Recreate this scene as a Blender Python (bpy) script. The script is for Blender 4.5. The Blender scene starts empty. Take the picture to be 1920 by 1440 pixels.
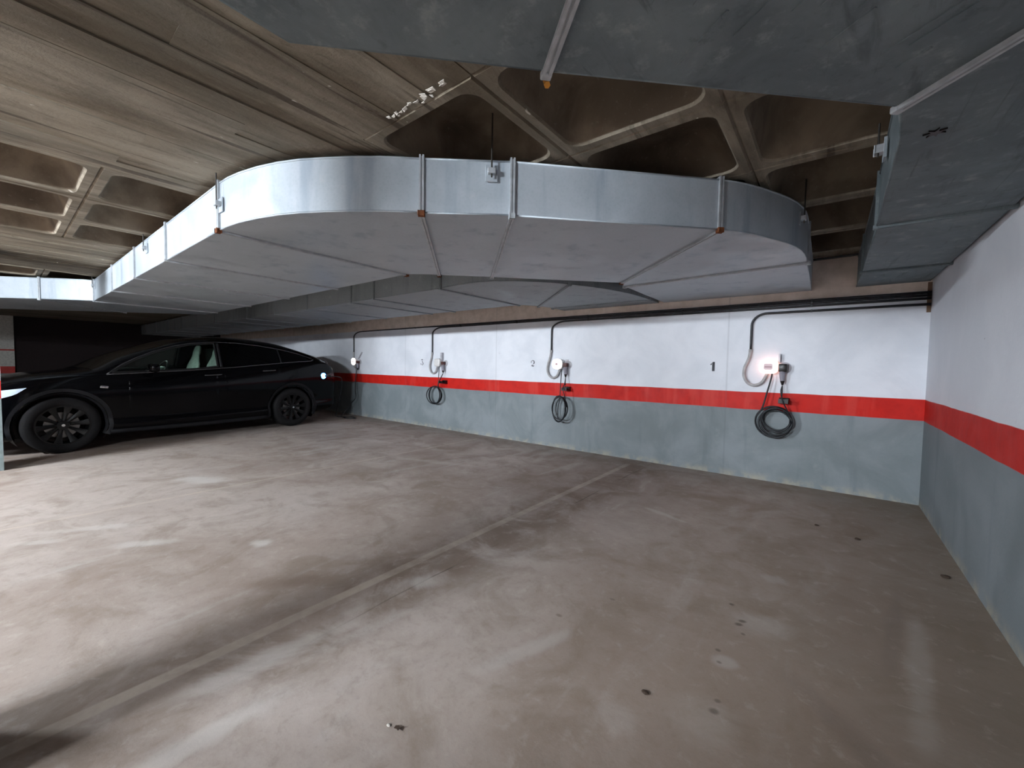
import bpy, bmesh, math, random
from mathutils import Vector, Matrix
random.seed(7)
C = bpy.context.scene.collection
PI = math.pi

# ------------------------------------------------------------------ camera, light, exposure
CAM = Vector((-0.7107, -5.4052, 1.27))
YAW, PITCH, ROLL, FOC = -0.66523, -0.045626, 0.016304, 760.65
fw = Vector((math.sin(YAW)*math.cos(PITCH), math.cos(YAW)*math.cos(PITCH), math.sin(PITCH)))
rt = Vector((math.cos(YAW), -math.sin(YAW), 0)); up = rt.cross(fw)
c_, s_ = math.cos(ROLL), math.sin(ROLL)
rt2 = rt*c_ + up*s_; up2 = up*c_ - rt*s_
cam = bpy.data.cameras.new('camera'); camo = bpy.data.objects.new('camera', cam); C.objects.link(camo)
M = Matrix((rt2, up2, -fw)).transposed().to_4x4(); M.translation = CAM
camo.matrix_world = M
cam.sensor_width = 36; cam.lens = FOC/1920*36; cam.clip_start = 0.02
bpy.context.scene.camera = camo
vs = bpy.context.scene.view_settings
vs.view_transform = 'Standard'; vs.look = 'None'; vs.gamma = 1; vs.use_curve_mapping = False
vs.exposure = 1.22
w = bpy.data.worlds.new('world'); bpy.context.scene.world = w; w.use_nodes = True
w.node_tree.nodes['Background'].inputs[0].default_value = (0.6, 0.68, 0.8, 1)
w.node_tree.nodes['Background'].inputs[1].default_value = 0.02
# lamps of the car park (x, y, length along x, strength)
LAMPS = [(-2.75, -9.0, 1.2, 860), (-7.0, -8.7, 1.2, 1150)]

# ------------------------------------------------------------------ helpers
def link(o, parent=None):
    C.objects.link(o)
    if parent: o.parent = parent
    return o
def tag(o, label=None, cat=None, group=None, kind=None):
    if label: o['label'] = label
    if cat: o['category'] = cat
    if group: o['group'] = group
    if kind: o['kind'] = kind
    return o
def empty(name, loc=(0, 0, 0), rz=0, label=None, cat=None, group=None):
    o = bpy.data.objects.new(name, None); o.location = loc; o.rotation_euler = (0, 0, rz)
    o.empty_display_size = 0.1
    link(o); return tag(o, label, cat, group)
def obj(name, bm, mat, parent=None, smooth=False, angle=None):
    bmesh.ops.recalc_face_normals(bm, faces=bm.faces)
    me = bpy.data.meshes.new(name); bm.to_mesh(me); bm.free()
    for m in (mat if isinstance(mat, (list, tuple)) else [mat]): me.materials.append(m)
    if smooth:
        for p in me.polygons: p.use_smooth = True
        if angle: me.set_sharp_from_angle(angle=math.radians(angle))
    return link(bpy.data.objects.new(name, me), parent)
def box(bm, x0, x1, y0, y1, z0, z1, bev=0):
    g = bmesh.ops.create_cube(bm, size=1)['verts']
    for v in g:
        v.co = Vector(((x0+x1)/2 + v.co.x*(x1-x0), (y0+y1)/2 + v.co.y*(y1-y0), (z0+z1)/2 + v.co.z*(z1-z0)))
    if bev:
        es = list({e for v in g for e in v.link_edges})
        bmesh.ops.bevel(bm, geom=es, offset=bev, segments=2, affect='EDGES', profile=0.5)
    return g
def obox(bm, c, ax, ay, az, sx, sy, sz, bev=0):
    g = bmesh.ops.create_cube(bm, size=1)['verts']
    for v in g: v.co = Vector(c) + Vector(ax)*v.co.x*sx + Vector(ay)*v.co.y*sy + Vector(az)*v.co.z*sz
    if bev:
        es = list({e for v in g for e in v.link_edges})
        bmesh.ops.bevel(bm, geom=es, offset=bev, segments=2, affect='EDGES', profile=0.5)
def smoothpath(pts, n=8):
    P = [Vector(p) for p in pts]
    if len(P) < 3: return P
    Q = [P[0]*2-P[1]] + P + [P[-1]*2-P[-2]]
    out = []
    for i in range(1, len(Q)-2):
        a, b, c, d = Q[i-1], Q[i], Q[i+1], Q[i+2]
        for k in range(n):
            t = k/n
            out.append(0.5*((2*b) + (c-a)*t + (2*a-5*b+4*c-d)*t*t + (3*b-a-3*c+d)*t**3))
    out.append(P[-1]); return out
def tube(bm, pts, r, seg=8, smooth=True, cap=True):
    P = smoothpath(pts) if smooth else [Vector(p) for p in pts]
    n = len(P); rr = r if isinstance(r, (list, tuple)) else None
    rings = []; nrm = None
    for i, p in enumerate(P):
        t = (P[min(i+1, n-1)] - P[max(i-1, 0)]).normalized()
        if nrm is None:
            nrm = t.orthogonal().normalized()
        nrm = (nrm - t*nrm.dot(t)).normalized(); b = t.cross(nrm)
        R = r if rr is None else rr[0] + (rr[1]-rr[0])*i/(n-1)
        rings.append([bm.verts.new(p + (nrm*math.cos(2*PI*k/seg) + b*math.sin(2*PI*k/seg))*R) for k in range(seg)])
    for a, b in zip(rings, rings[1:]):
        for k in range(seg): bm.faces.new((a[k], a[(k+1) % seg], b[(k+1) % seg], b[k]))
    if cap: bm.faces.new(rings[0][::-1]); bm.faces.new(rings[-1])
def lathe(bm, prof, c, axis, seg=48):
    axis = Vector(axis).normalized(); u = axis.orthogonal().normalized(); v = axis.cross(u); c = Vector(c)
    rings = []
    for (h, r) in prof:
        if r < 1e-6: rings.append([bm.verts.new(c+axis*h)])
        else: rings.append([bm.verts.new(c+axis*h+(u*math.cos(2*PI*k/seg)+v*math.sin(2*PI*k/seg))*r) for k in range(seg)])
    for a, b in zip(rings, rings[1:]):
        for k in range(seg):
            k2 = (k+1) % seg
            if len(a) == 1 and len(b) == 1: continue
            if len(a) == 1: bm.faces.new((a[0], b[k2], b[k]))
            elif len(b) == 1: bm.faces.new((a[k], a[k2], b[0]))
            else: bm.faces.new((a[k], a[k2], b[k2], b[k]))
def prism(bm, poly, a, b):
    """poly: list of Vectors; extruded by vector b starting at offset a"""
    A = [bm.verts.new(Vector(p)+Vector(a)) for p in poly]; B = [bm.verts.new(Vector(p)+Vector(a)+Vector(b)) for p in poly]
    bm.faces.new(A[::-1]); bm.faces.new(B); n = len(A)
    for i in range(n): bm.faces.new((A[i], A[(i+1) % n], B[(i+1) % n], B[i]))

# ------------------------------------------------------------------ materials
class NT:
    def __init__(s, name):
        m = bpy.data.materials.new(name); m.use_nodes = True; s.m = m; s.t = m.node_tree
        s.b = s.t.nodes['Principled BSDF']; s.co = s.t.nodes.new('ShaderNodeNewGeometry').outputs['Position']
    def n(s, ty, **k):
        nd = s.t.nodes.new(ty)
        for a, v in k.items(): setattr(nd, a, v)
        return nd
    def L(s, a, b): s.t.links.new(a, b)
    def setin(s, sock, v):
        if hasattr(v, 'is_output'): s.L(v, sock)
        else: sock.default_value = v
    def math(s, op, a, b=0.0, c=None):
        nd = s.n('ShaderNodeMath', operation=op); s.setin(nd.inputs[0], a); s.setin(nd.inputs[1], b)
        if c is not None: s.setin(nd.inputs[2], c)
        return nd.outputs[0]
    def mapping(s, scale=(1, 1, 1), loc=(0, 0, 0), rot=(0, 0, 0), src=None):
        nd = s.n('ShaderNodeMapping'); s.L(src or s.co, nd.inputs[0])
        nd.inputs['Scale'].default_value = scale; nd.inputs['Location'].default_value = loc; nd.inputs['Rotation'].default_value = rot
        return nd.outputs[0]
    def noise(s, scale=1, detail=4, rough=0.55, vec=None, dist=0.0):
        nd = s.n('ShaderNodeTexNoise'); s.L(vec or s.co, nd.inputs['Vector'])
        nd.inputs['Scale'].default_value = scale; nd.inputs['Detail'].default_value = detail
        nd.inputs['Roughness'].default_value = rough; nd.inputs['Distortion'].default_value = dist
        return nd.outputs['Fac']
    def ramp(s, f, lo, hi, a=0.0, b=1.0):
        nd = s.n('ShaderNodeMapRange', interpolation_type='SMOOTHSTEP'); s.setin(nd.inputs['Value'], f)
        s.setin(nd.inputs['From Min'], lo); s.setin(nd.inputs['From Max'], hi)
        nd.inputs['To Min'].default_value = a; nd.inputs['To Max'].default_value = b
        return nd.outputs[0]
    def mix(s, f, a, b, mode='MIX'):
        nd = s.n('ShaderNodeMix', data_type='RGBA', blend_type=mode)
        s.setin(nd.inputs[0], f); s.setin(nd.inputs[6], a); s.setin(nd.inputs[7], b)
        return nd.outputs[2]
    def xyz(s):
        nd = s.n('ShaderNodeSeparateXYZ'); s.L(s.co, nd.inputs[0]); return nd.outputs
    def bump(s, h, dist=0.005, strength=1.0):
        nd = s.n('ShaderNodeBump'); s.L(h, nd.inputs['Height']); nd.inputs['Distance'].default_value = dist
        nd.inputs['Strength'].default_value = strength; s.L(nd.outputs[0], s.b.inputs['Normal'])
    def fin(s, col=None, rough=None, metal=None, **k):
        if col is not None: s.setin(s.b.inputs['Base Color'], col)
        if rough is not None: s.setin(s.b.inputs['Roughness'], rough)
        if metal is not None: s.setin(s.b.inputs['Metallic'], metal)
        for a, v in k.items(): s.setin(s.b.inputs[a], v)
        return s.m
def rgb(r, g, b):
    f = lambda c: ((c/255+0.055)/1.055)**2.4 if c > 10 else c/255/12.92
    return (f(r), f(g), f(b), 1)
def plain(name, col, rough=0.5, metal=0.0, var=0.12, sc=20, **k):
    t = NT(name); n = t.noise(sc, 3)
    f = t.ramp(n, 0.3, 0.7)
    d = tuple(c*(1-var) for c in col[:3])+(1,); u = tuple(min(1, c*(1+var)) for c in col[:3])+(1,)
    return t.fin(t.mix(f, d, u), rough, metal, **k)
def glow(name, col, strength):
    t = NT(name); t.fin(col, 0.4); t.b.inputs['Emission Color'].default_value = col
    t.b.inputs['Emission Strength'].default_value = strength; return t.m

# --- floor: worn polished concrete, painted bay lines, scuffs
def floor_mat():
    t = NT('worn_concrete_floor'); x, y, z = t.xyz()
    big = t.noise(0.55, 5, 0.6, dist=0.6)
    mid = t.noise(2.2, 6, 0.62, dist=0.9)
    streak = t.noise(1.0, 6, 0.6, vec=t.mapping((3.2, 0.8, 1), rot=(0, 0, 0.5)), dist=0.8)
    fine = t.noise(38, 4, 0.7)
    spk = t.noise(120, 2, 0.5)
    c = t.mix(t.ramp(big, 0.35, 0.66), rgb(164, 148, 138), rgb(190, 178, 170))
    c = t.mix(t.ramp(mid, 0.44, 0.70, 0, 0.55), c, rgb(138, 122, 108))
    c = t.mix(t.ramp(streak, 0.54, 0.74, 0, 0.5), c, rgb(200, 193, 188))
    c = t.mix(t.ramp(fine, 0.5, 0.75, 0, 0.22), c, rgb(120, 108, 98))
    c = t.mix(t.ramp(spk, 0.66, 0.75, 0, 0.4), c, rgb(205, 200, 195))
    # darker brown strip along the right-hand wall and by the bay joint
    wob = t.noise(1.3, 4, 0.6)
    dx = t.math('ADD', x, t.math('MULTIPLY', t.math('SUBTRACT', wob, 0.5), 0.9))
    c = t.mix(t.ramp(dx, -1.35, -0.1, 0, 0.62), c, rgb(104, 95, 84))
    wy = t.math('ADD', y, t.math('MULTIPLY', t.math('SUBTRACT', wob, 0.5), 0.8))
    ed = t.math('MAXIMUM', t.ramp(wy, -0.75, -0.1, 0, 0.3), 0.0)
    c = t.mix(ed, c, rgb(122, 108, 96))
    j = t.math('ABSOLUTE', t.math('SUBTRACT', x, -2.62))
    jj = t.math('MULTIPLY', t.ramp(j, 0.10, 0.42, 1, 0), t.ramp(mid, 0.35, 0.6, 0.15, 0.7))
    c = t.mix(jj, c, rgb(124, 106, 92))
    mot = t.noise(11, 5, 0.7, dist=0.4)
    c = t.mix(t.ramp(mot, 0.5, 0.72, 0, 0.32), c, rgb(132, 116, 100))
    c = t.mix(t.ramp(mot, 0.30, 0.46, 0.30, 0), c, rgb(206, 196, 188))
    c = t.mix(t.ramp(x, -2.4, -0.8, 0, 0.30), c, rgb(150, 130, 106))
    # bay lines (faded paint)
    wear = t.ramp(t.noise(5, 4, 0.6), 0.3, 0.66, 0.75, 0.3)
    for lx, hw in ((-2.755, 0.026), (-5.45, 0.015), (-8.15, 0.015)):
        d = t.math('ABSOLUTE', t.math('SUBTRACT', x, lx))
        f = t.math('MULTIPLY', t.ramp(d, hw, hw+0.012, 1, 0), t.math('MULTIPLY', wear, t.ramp(y, -0.35, -0.25, 1, 0)))
        c = t.mix(f, c, rgb(203, 190, 176))
    # saw joint
    d = t.math('ABSOLUTE', t.math('SUBTRACT', t.math('ADD', x, t.math('MULTIPLY', t.math('SUBTRACT', t.noise(0.8, 2), 0.5), 0.1)), -2.53))
    f = t.math('MULTIPLY', t.ramp(d, 0.002, 0.008, 0.65, 0), t.math('MULTIPLY', t.ramp(t.noise(1.3, 3), 0.42, 0.55), t.ramp(y, -4.6, -3.6, 0.25, 1)))
    c = t.mix(f, c, rgb(82, 70, 60))
    # scuffs, spills and drips: (x, y, rx, ry, angle, colour, strength)
    pale, dark = rgb(214, 209, 204), rgb(92, 80, 70)
    for (sx, sy, rx, ry, a, col, k) in [
        (-5.94, -4.09, .34, .13, .5, pale, .75), (-3.80, -4.29, .09, .07, .3, pale, .8), (-4.38, -4.78, .22, .07, .9, pale, .65),
        (-5.01, -4.98, .34, .06, 1.0, pale, .5), (-4.95, -5.25, .16, .05, .9, pale, .5), (-2.54, -3.90, .10, .08, .2, pale, .6), (-2.32, -5.02, .28, .05, 1.5, pale, .6),
        (-2.55, -4.70, .33, .07, 1.45, pale, .55), (-1.72, -3.95, .30, .05, 1.2, pale, .75), (-0.92, -3.08, .16, .12, .4, pale, .55),
        (-1.02, -3.48, .05, .04, .4, pale, .7), (-1.80, -1.85, .26, .035, -.35, pale, .7), (-0.93, -2.52, .07, .06, 0, pale, .5),
        (-1.28, -4.05, .09, .07, 0, pale, .4), (-1.0, -3.85, .12, .12, 0, pale, .4), (-0.36, -3.0, .05, .62, -.1, pale, .4), (-6.6, -1.6, .45, .09, .2, pale, .45),
        (-5.6, -1.3, .40, .10, -.2, pale, .45), (-4.7, -1.9, .5, .08, .3, pale, .35),
        (-1.08, -2.98, .016, .014, 0, dark, .8), (-1.01, -3.11, .022, .016, .5, dark, .8), (-1.02, -3.15, .022, .016, .5, dark, .8), (-0.99, -3.22, .012, .012, 0, dark, .6), (-1.06, -3.42, .014, .012, 0, dark, .7),
        (-1.04, -3.50, .012, .010, 0, dark, .6), (-1.0, -3.79, .022, .018, .4, dark, .7), (-1.0, -3.73, .014, .012, .4, dark, .6),
        (-1.75, -3.66, .02, .014, 0, dark, .5), (-1.60, -3.35, .02, .012, 0, dark, .45), (-3.1, -4.35, .28, .10, .9, rgb(118, 98, 82), .6), (-0.48, -3.75, .5, .07, 2.3, dark, .55),
        (-0.42, -2.75, .04, .55, -.12, dark, .45)]:
        nd = t.n('ShaderNodeMapping', vector_type='TEXTURE'); t.L(t.co, nd.inputs[0])
        nd.inputs['Location'].default_value = (sx, sy, 0); nd.inputs['Rotation'].default_value = (0, 0, a)
        nd.inputs['Scale'].default_value = (rx, ry, 1)
        ln = t.n('ShaderNodeVectorMath', operation='LENGTH'); t.L(nd.outputs[0], ln.inputs[0])
        dd = t.math('ADD', ln.outputs['Value'], t.math('MULTIPLY', t.math('SUBTRACT', mid, 0.5), 1.6 if rx > .03 else 0.2))
        c = t.mix(t.ramp(dd, 0.35, 1.2, k*((0.8 if sx < -2 else 0.42) if max(rx, ry) > .03 else 1), 0), c, col)
    c = t.mix(1.0, c, (0.86, 0.85, 0.84, 1), 'MULTIPLY')
    h = t.math('ADD', t.math('MULTIPLY', mid, 0.6), t.math('MULTIPLY', fine, 0.25))
    t.bump(h, 0.006, 0.5)
    return t.fin(c, t.ramp(mid, 0.3, 0.7, 0.5, 0.72), **{'Specular IOR Level': 0.3})

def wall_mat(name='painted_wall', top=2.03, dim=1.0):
    t = NT(name); x, y, z = t.xyz()
    mid = t.noise(1.7, 6, 0.6, dist=.5); fine = t.noise(45, 4, 0.65); mott = t.noise(7, 5, 0.6)
    drip = t.noise(1, 5, 0.6, vec=t.mapping((5, 5, 0.6)))
    zz = t.math('ADD', z, t.math('MULTIPLY', t.math('SUBTRACT', t.noise(1.6, 3, 0.5, vec=t.mapping((1, 1, 0.01))), 0.5), 0.022))
    grey = t.mix(t.ramp(mid, 0.35, 0.7), rgb(122, 130, 133), rgb(142, 149, 153))
    grey = t.mix(t.ramp(drip, 0.55, 0.75, 0, 0.5), grey, rgb(104, 114, 118))
    grey = t.mix(t.ramp(mott, 0.6, 0.8, 0, 0.35), grey, rgb(160, 166, 168))
    red = t.mix(t.ramp(mott, 0.4, 0.7), rgb(206, 32, 20), rgb(190, 26, 18))
    red = t.mix(t.ramp(drip, 0.5, 0.66, 0, 0.6), red, rgb(214, 66, 56))
    white = t.mix(t.ramp(mid, 0.3, 0.7), rgb(222, 225, 232), rgb(236, 238, 244))
    white = t.mix(t.ramp(mott, 0.66, 0.8, 0, 0.35), white, rgb(176, 178, 184))
    white = t.mix(t.ramp(t.noise(16, 2), 0.76, 0.79, 0, 0.6), white, rgb(120, 120, 124))
    raw = t.mix(t.ramp(mott, 0.35, 0.7), rgb(232, 216, 204), rgb(212, 196, 182))
    c = t.mix(t.ramp(zz, 0.806, 0.812), grey, red)
    c = t.mix(t.ramp(zz, 1.008, 1.014), c, white)
    c = t.mix(t.ramp(zz, top-0.02, top+0.01), c, raw)
    # efflorescence and dirt at the foot
    foot = t.math('MULTIPLY', t.ramp(z, 0.0, 0.10, 1, 0), t.ramp(mott, 0.4, 0.62))
    c = t.mix(t.math('MULTIPLY', foot, 0.7), c, rgb(176, 168, 150))
    for jx in (-5.31, -1.687, -7.85):
        d = t.math('ABSOLUTE', t.math('SUBTRACT', x, jx))
        c = t.mix(t.ramp(d, 0.004, 0.014, 0.16, 0), c, rgb(90, 92, 95))
    t.bump(t.math('ADD', t.math('MULTIPLY', mott, 0.7), t.math('MULTIPLY', fine, 0.3)), 0.006, 0.6)
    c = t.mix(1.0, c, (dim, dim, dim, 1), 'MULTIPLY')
    return t.fin(c, t.ramp(mid, 0.3, 0.7, 0.5, 0.68), **{'Specular IOR Level': 0.3})

def ceil_mat():
    t = NT('board_marked_concrete')
    st = t.noise(1, 7, 0.62, vec=t.mapping((6, 1.2, 3)), dist=0.6)
    st2 = t.noise(1, 5, 0.6, vec=t.mapping((2.6, 0.35, 1), loc=(3, 1, 0)), dist=0.3)
    mid = t.noise(2.0, 6, 0.65, dist=0.5); fine = t.noise(30, 4, 0.7)
    c = t.mix(t.ramp(st, 0.33, 0.66), rgb(118, 109, 95), rgb(154, 144, 128))
    c = t.mix(t.ramp(st2, 0.45, 0.68, 0, 0.65), c, rgb(96, 84, 68))
    c = t.mix(t.ramp(mid, 0.55, 0.75, 0, 0.4), c, rgb(152, 141, 125))
    c = t.mix(t.ramp(fine, 0.62, 0.76, 0, 0.4), c, rgb(84, 76, 64))
    ds = t.noise(1, 3, 0.5, vec=t.mapping((14, 0.7, 1), loc=(1, 5, 0)))
    c = t.mix(t.ramp(ds, 0.60, 0.68, 0, 0.75), c, rgb(62, 52, 42))
    gr = t.noise(1, 8, 0.75, vec=t.mapping((17, 4.5, 1), loc=(2, 9, 0)), dist=0.8)
    c = t.mix(t.ramp(gr, 0.52, 0.72, 0, 0.45), c, rgb(164, 156, 141))
    bt = t.noise(1.1, 4, 0.6, dist=0.4)
    c = t.mix(t.ramp(bt, 0.5, 0.7, 0, 0.5), c, rgb(108, 104, 92))
    c = t.mix(t.ramp(gr, 0.32, 0.44, 0.45, 0), c, rgb(78, 68, 56))
    ch = t.noise(1, 2, 0.5, vec=t.mapping((22, 10, 1), loc=(4, 2, 0)))
    c = t.mix(t.ramp(ch, 0.745, 0.77, 0, 0.8), c, rgb(205, 198, 186))
    t.bump(t.math('ADD', t.math('ADD', t.math('MULTIPLY', st, 0.7), t.math('MULTIPLY', gr, 0.6)), t.math('MULTIPLY', fine, 0.3)), 0.014, 0.9)
    return t.fin(c, 0.85, **{'Specular IOR Level': 0.2})
def coffer_mat():  # darker than the ribs: shade inside the coffers put into the colour
    t = NT('shaded_coffer_concrete'); mid = t.noise(3.0, 5, 0.6, dist=0.4); fine = t.noise(40, 3, 0.6); blot = t.noise(1.6, 3, 0.5)
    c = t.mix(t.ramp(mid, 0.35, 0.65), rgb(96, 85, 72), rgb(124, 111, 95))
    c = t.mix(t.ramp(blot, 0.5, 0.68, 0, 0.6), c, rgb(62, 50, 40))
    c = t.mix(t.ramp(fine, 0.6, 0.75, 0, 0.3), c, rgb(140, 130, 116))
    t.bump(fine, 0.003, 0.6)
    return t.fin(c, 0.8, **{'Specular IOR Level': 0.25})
def galv(name, a, b, streakdark, rough=(0.38, 0.55), metal=0.55):
    t = NT(name); sp = t.n('ShaderNodeTexVoronoi'); t.L(t.co, sp.inputs['Vector']); sp.inputs['Scale'].default_value = 60
    mid = t.noise(2.5, 5, 0.6, dist=0.6); v = t.noise(1, 4, 0.6, vec=t.mapping((6, 6, 0.7)))
    c = t.mix(t.ramp(mid, 0.3, 0.7), a, b)
    c = t.mix(t.ramp(sp.outputs['Distance'], 0.0, 0.7, 0, 0.06), c, rgb(235, 240, 245))
    c = t.mix(t.ramp(v, 0.52, 0.72, 0, 0.5), c, streakdark)
    bl = t.noise(5, 5, 0.65)
    c = t.mix(t.ramp(bl, 0.6, 0.75, 0, 0.3), c, rgb(200, 200, 200))
    t.bump(mid, 0.01, 0.25)
    return t.fin(c, t.ramp(mid, 0.3, 0.7, rough[0], rough[1]), metal)
M_floor = floor_mat(); M_wall = wall_mat(); M_wallr = wall_mat('dimmed_side_wall', 2.6, 0.78); M_ceil = ceil_mat(); M_cof = coffer_mat()  # right wall copy is dimmed, its weaker light put into the paint
M_galv = galv('galvanised_steel', rgb(162, 171, 178), rgb(178, 186, 193), rgb(126, 140, 156), metal=0.2)
M_galvd = galv('shaded_galvanised_steel', rgb(132, 140, 142), rgb(148, 154, 158), rgb(104, 112, 114), (0.5, 0.7), 0.3)  # rear duct: steel darkened to stand in for shade behind the main duct
M_flange = plain('flange_steel', rgb(176, 180, 184), 0.45, 0.25)
M_rust = plain('rusty_steel', rgb(120, 70, 40), 0.8, 0.2, 0.3)
M_brass = plain('rusty_brass', rgb(200, 140, 60), 0.5, 0.5)
M_rod = plain('dark_rod', rgb(60, 56, 52), 0.6, 0.5)
M_black = plain('black_conduit_plastic', rgb(30, 30, 34), 0.42, 0, 0.2)
M_cable = plain('black_rubber_cable', rgb(24, 27, 32), 0.5, 0, 0.2)
M_flex = plain('grey_flexible_conduit', rgb(170, 168, 168), 0.5)
M_plasticw = plain('white_plastic', rgb(225, 222, 220), 0.35, 0, 0.03)
M_plasticg = plain('grey_plastic', rgb(140, 138, 148), 0.4)
M_plasticb = plain('black_plastic', rgb(22, 17, 17), 0.35)
M_socket = plain('dark_red_socket', rgb(84, 44, 40), 0.5)
M_clear = plain('translucent_grey_plastic', rgb(186, 184, 190), 0.3)
M_glow = glow('lit_charger_cover', (1, 0.93, 0.88, 1), 1.1)
M_glowp = glow('lit_charger_rim', (1, 0.55, 0.45, 1), 0.9)
M_badge = glow('charger_badge', (0.50, 0.36, 0.38, 1), 0.18)
M_badged = glow('charger_badge_mark', (0.30, 0.17, 0.19, 1), 0.12)
M_stencil = plain('stencil_paint', rgb(58, 58, 64), 0.7, 0, 0.25)
M_redline = plain('thin_red_line', rgb(170, 40, 25), 0.6)
M_paint = plain('black_car_paint', rgb(5, 5, 7), 0.12, 0, 0.1, **{'Specular IOR Level': 0.16})
M_trimk = plain('satin_black_trim', rgb(20, 20, 22), 0.45)
M_archk = plain('grey_black_cladding', rgb(26, 26, 29), 0.6, **{'Specular IOR Level': 0.2})
M_tyre = plain('tyre_rubber', rgb(26, 25, 26), 0.8, **{'Specular IOR Level': 0.2})
M_rim = plain('black_wheel', rgb(10, 10, 11), 0.35, 0.0, **{'Specular IOR Level': 0.3})
M_disc = plain('brake_disc', rgb(120, 118, 116), 0.35, 0.8)
M_chrome = plain('chrome', rgb(210, 212, 216), 0.15, 1.0, 0.02)
M_dchrome = plain('dark_chrome', rgb(120, 120, 124), 0.25, 0.9, 0.02)
M_tint = plain('privacy_glass', rgb(3, 3, 4), 0.05, **{'Specular IOR Level': 0.25})
M_seat = plain('pale_seat_leather', rgb(206, 220, 214), 0.5)
M_cabin = plain('dark_cabin_lining', rgb(26, 30, 30), 0.7)
M_lampg = plain('headlamp_lens', rgb(205, 218, 235), 0.12, 0.0, 0.03)
M_taill = plain('red_tail_lamp', rgb(70, 6, 8), 0.15)
M_blue = glow('blue_port_light', (0.05, 0.25, 1.0, 1), 9)
M_bluec = glow('blue_port_core', (0.35, 0.85, 1.0, 1), 14)
M_leaf = plain('dry_leaf', rgb(60, 45, 34), 0.8)
M_flake = plain('peeling_paint', rgb(205, 198, 188), 0.7)
M_col = plain('column_grey_paint', rgb(120, 132, 132), 0.6)
M_colw = plain('column_white_paint', rgb(190, 188, 180), 0.6)
M_colr = plain('column_red_paint', rgb(180, 40, 28), 0.6)
def glassmat():
    t = NT('clear_window_glass'); nt = t.t
    g = nt.nodes.new('ShaderNodeBsdfGlossy'); g.inputs['Roughness'].default_value = 0.03
    tr = nt.nodes.new('ShaderNodeBsdfTransparent'); tr.inputs[0].default_value = (0.72, 0.82, 0.78, 1)
    mx = nt.nodes.new('ShaderNodeMixShader'); fr = nt.nodes.new('ShaderNodeFresnel'); fr.inputs[0].default_value = 1.4
    nt.links.new(fr.outputs[0], mx.inputs[0]); nt.links.new(tr.outputs[0], mx.inputs[1]); nt.links.new(g.outputs[0], mx.inputs[2])
    nt.links.new(mx.outputs[0], nt.nodes['Material Output'].inputs[0]); return t.m
M_glass = glassmat()
M_tubelamp = []

# ------------------------------------------------------------------ room shell
XL, YF, HC = -24.0, -15.0, 2.46
bm = bmesh.new(); box(bm, XL-0.3, 0.3, YF-0.3, 0.3, -0.25, 0); tag(obj('floor', bm, M_floor), kind='structure')
bm = bmesh.new(); box(bm, XL-0.25, 0.25, 0.0, 0.25, 0.0, HC+0.35); tag(obj('wall_back', bm, M_wall), kind='structure')
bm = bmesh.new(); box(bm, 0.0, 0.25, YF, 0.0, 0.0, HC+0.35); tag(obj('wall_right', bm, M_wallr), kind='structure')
bm = bmesh.new(); box(bm, XL-0.25, XL, YF, 0.0, 0.0, HC+0.35); tag(obj('wall_left', bm, M_wall), kind='structure')
bm = bmesh.new(); box(bm, XL-0.25, 0.25, YF-0.25, YF, 0.0, HC+0.35); tag(obj('wall_front', bm, M_wall), kind='structure')

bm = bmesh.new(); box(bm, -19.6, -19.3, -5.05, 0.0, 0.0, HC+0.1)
tag(obj('wall_shade_partition', bm, plain('deep_shade_wall_colour', rgb(34, 24, 24), 0.9)), kind='structure')  # added partition, near-black colour stands in for deep shade
# ceiling: waffle slab; ribs every 0.8 m, solid board-marked bands
G0x, G0y, GS = -1.93, -4.16, 0.80
def rrect(hw, hh, r, n=5):
    pts = []
    for cx, cy, a0 in ((hw-r, hh-r, 0), (-hw+r, hh-r, 90), (-hw+r, -hh+r, 180), (hw-r, -hh+r, 270)):
        for k in range(n+1):
            a = math.radians(a0+90*k/n); pts.append((cx+r*math.cos(a), cy+r*math.sin(a)))
    return pts
def coffer_bm():
    bm = bmesh.new(); h = GS/2; n = 5
    op = rrect(0.337, 0.337, 0.085, n); rings = []
    def ring(pts, z): return [bm.verts.new((px, py, z)) for px, py in pts]
    # outer square sampled per opening vertex
    outer = []
    for k, (px, py) in enumerate(op):
        q = k // (n+1); i = k % (n+1)
        sx, sy = ((1, 1), (-1, 1), (-1, -1), (1, -1))[q]
        a, b = sx*h, sy*h
        if i == 0: o = (a, py) if q in (0, 2) else (px, b)
        elif i == n: o = (px, b) if q in (0, 2) else (a, py)
        else: o = (a, b)
        outer.append(o)
    e = 0.010
    def shrink(o, d): return (max(-h+d, min(h-d, o[0])), max(-h+d, min(h-d, o[1])))
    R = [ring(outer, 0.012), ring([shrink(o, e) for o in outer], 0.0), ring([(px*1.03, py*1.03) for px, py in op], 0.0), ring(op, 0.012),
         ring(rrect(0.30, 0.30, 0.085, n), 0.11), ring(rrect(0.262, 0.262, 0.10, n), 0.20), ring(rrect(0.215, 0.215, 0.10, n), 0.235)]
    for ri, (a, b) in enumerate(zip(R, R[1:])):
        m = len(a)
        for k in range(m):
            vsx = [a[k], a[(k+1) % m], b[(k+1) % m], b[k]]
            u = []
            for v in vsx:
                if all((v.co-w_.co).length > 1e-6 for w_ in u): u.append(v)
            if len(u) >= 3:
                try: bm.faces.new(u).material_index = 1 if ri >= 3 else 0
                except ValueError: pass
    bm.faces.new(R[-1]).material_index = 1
    bmesh.ops.remove_doubles(bm, verts=bm.verts, dist=1e-5)
    return bm
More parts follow.
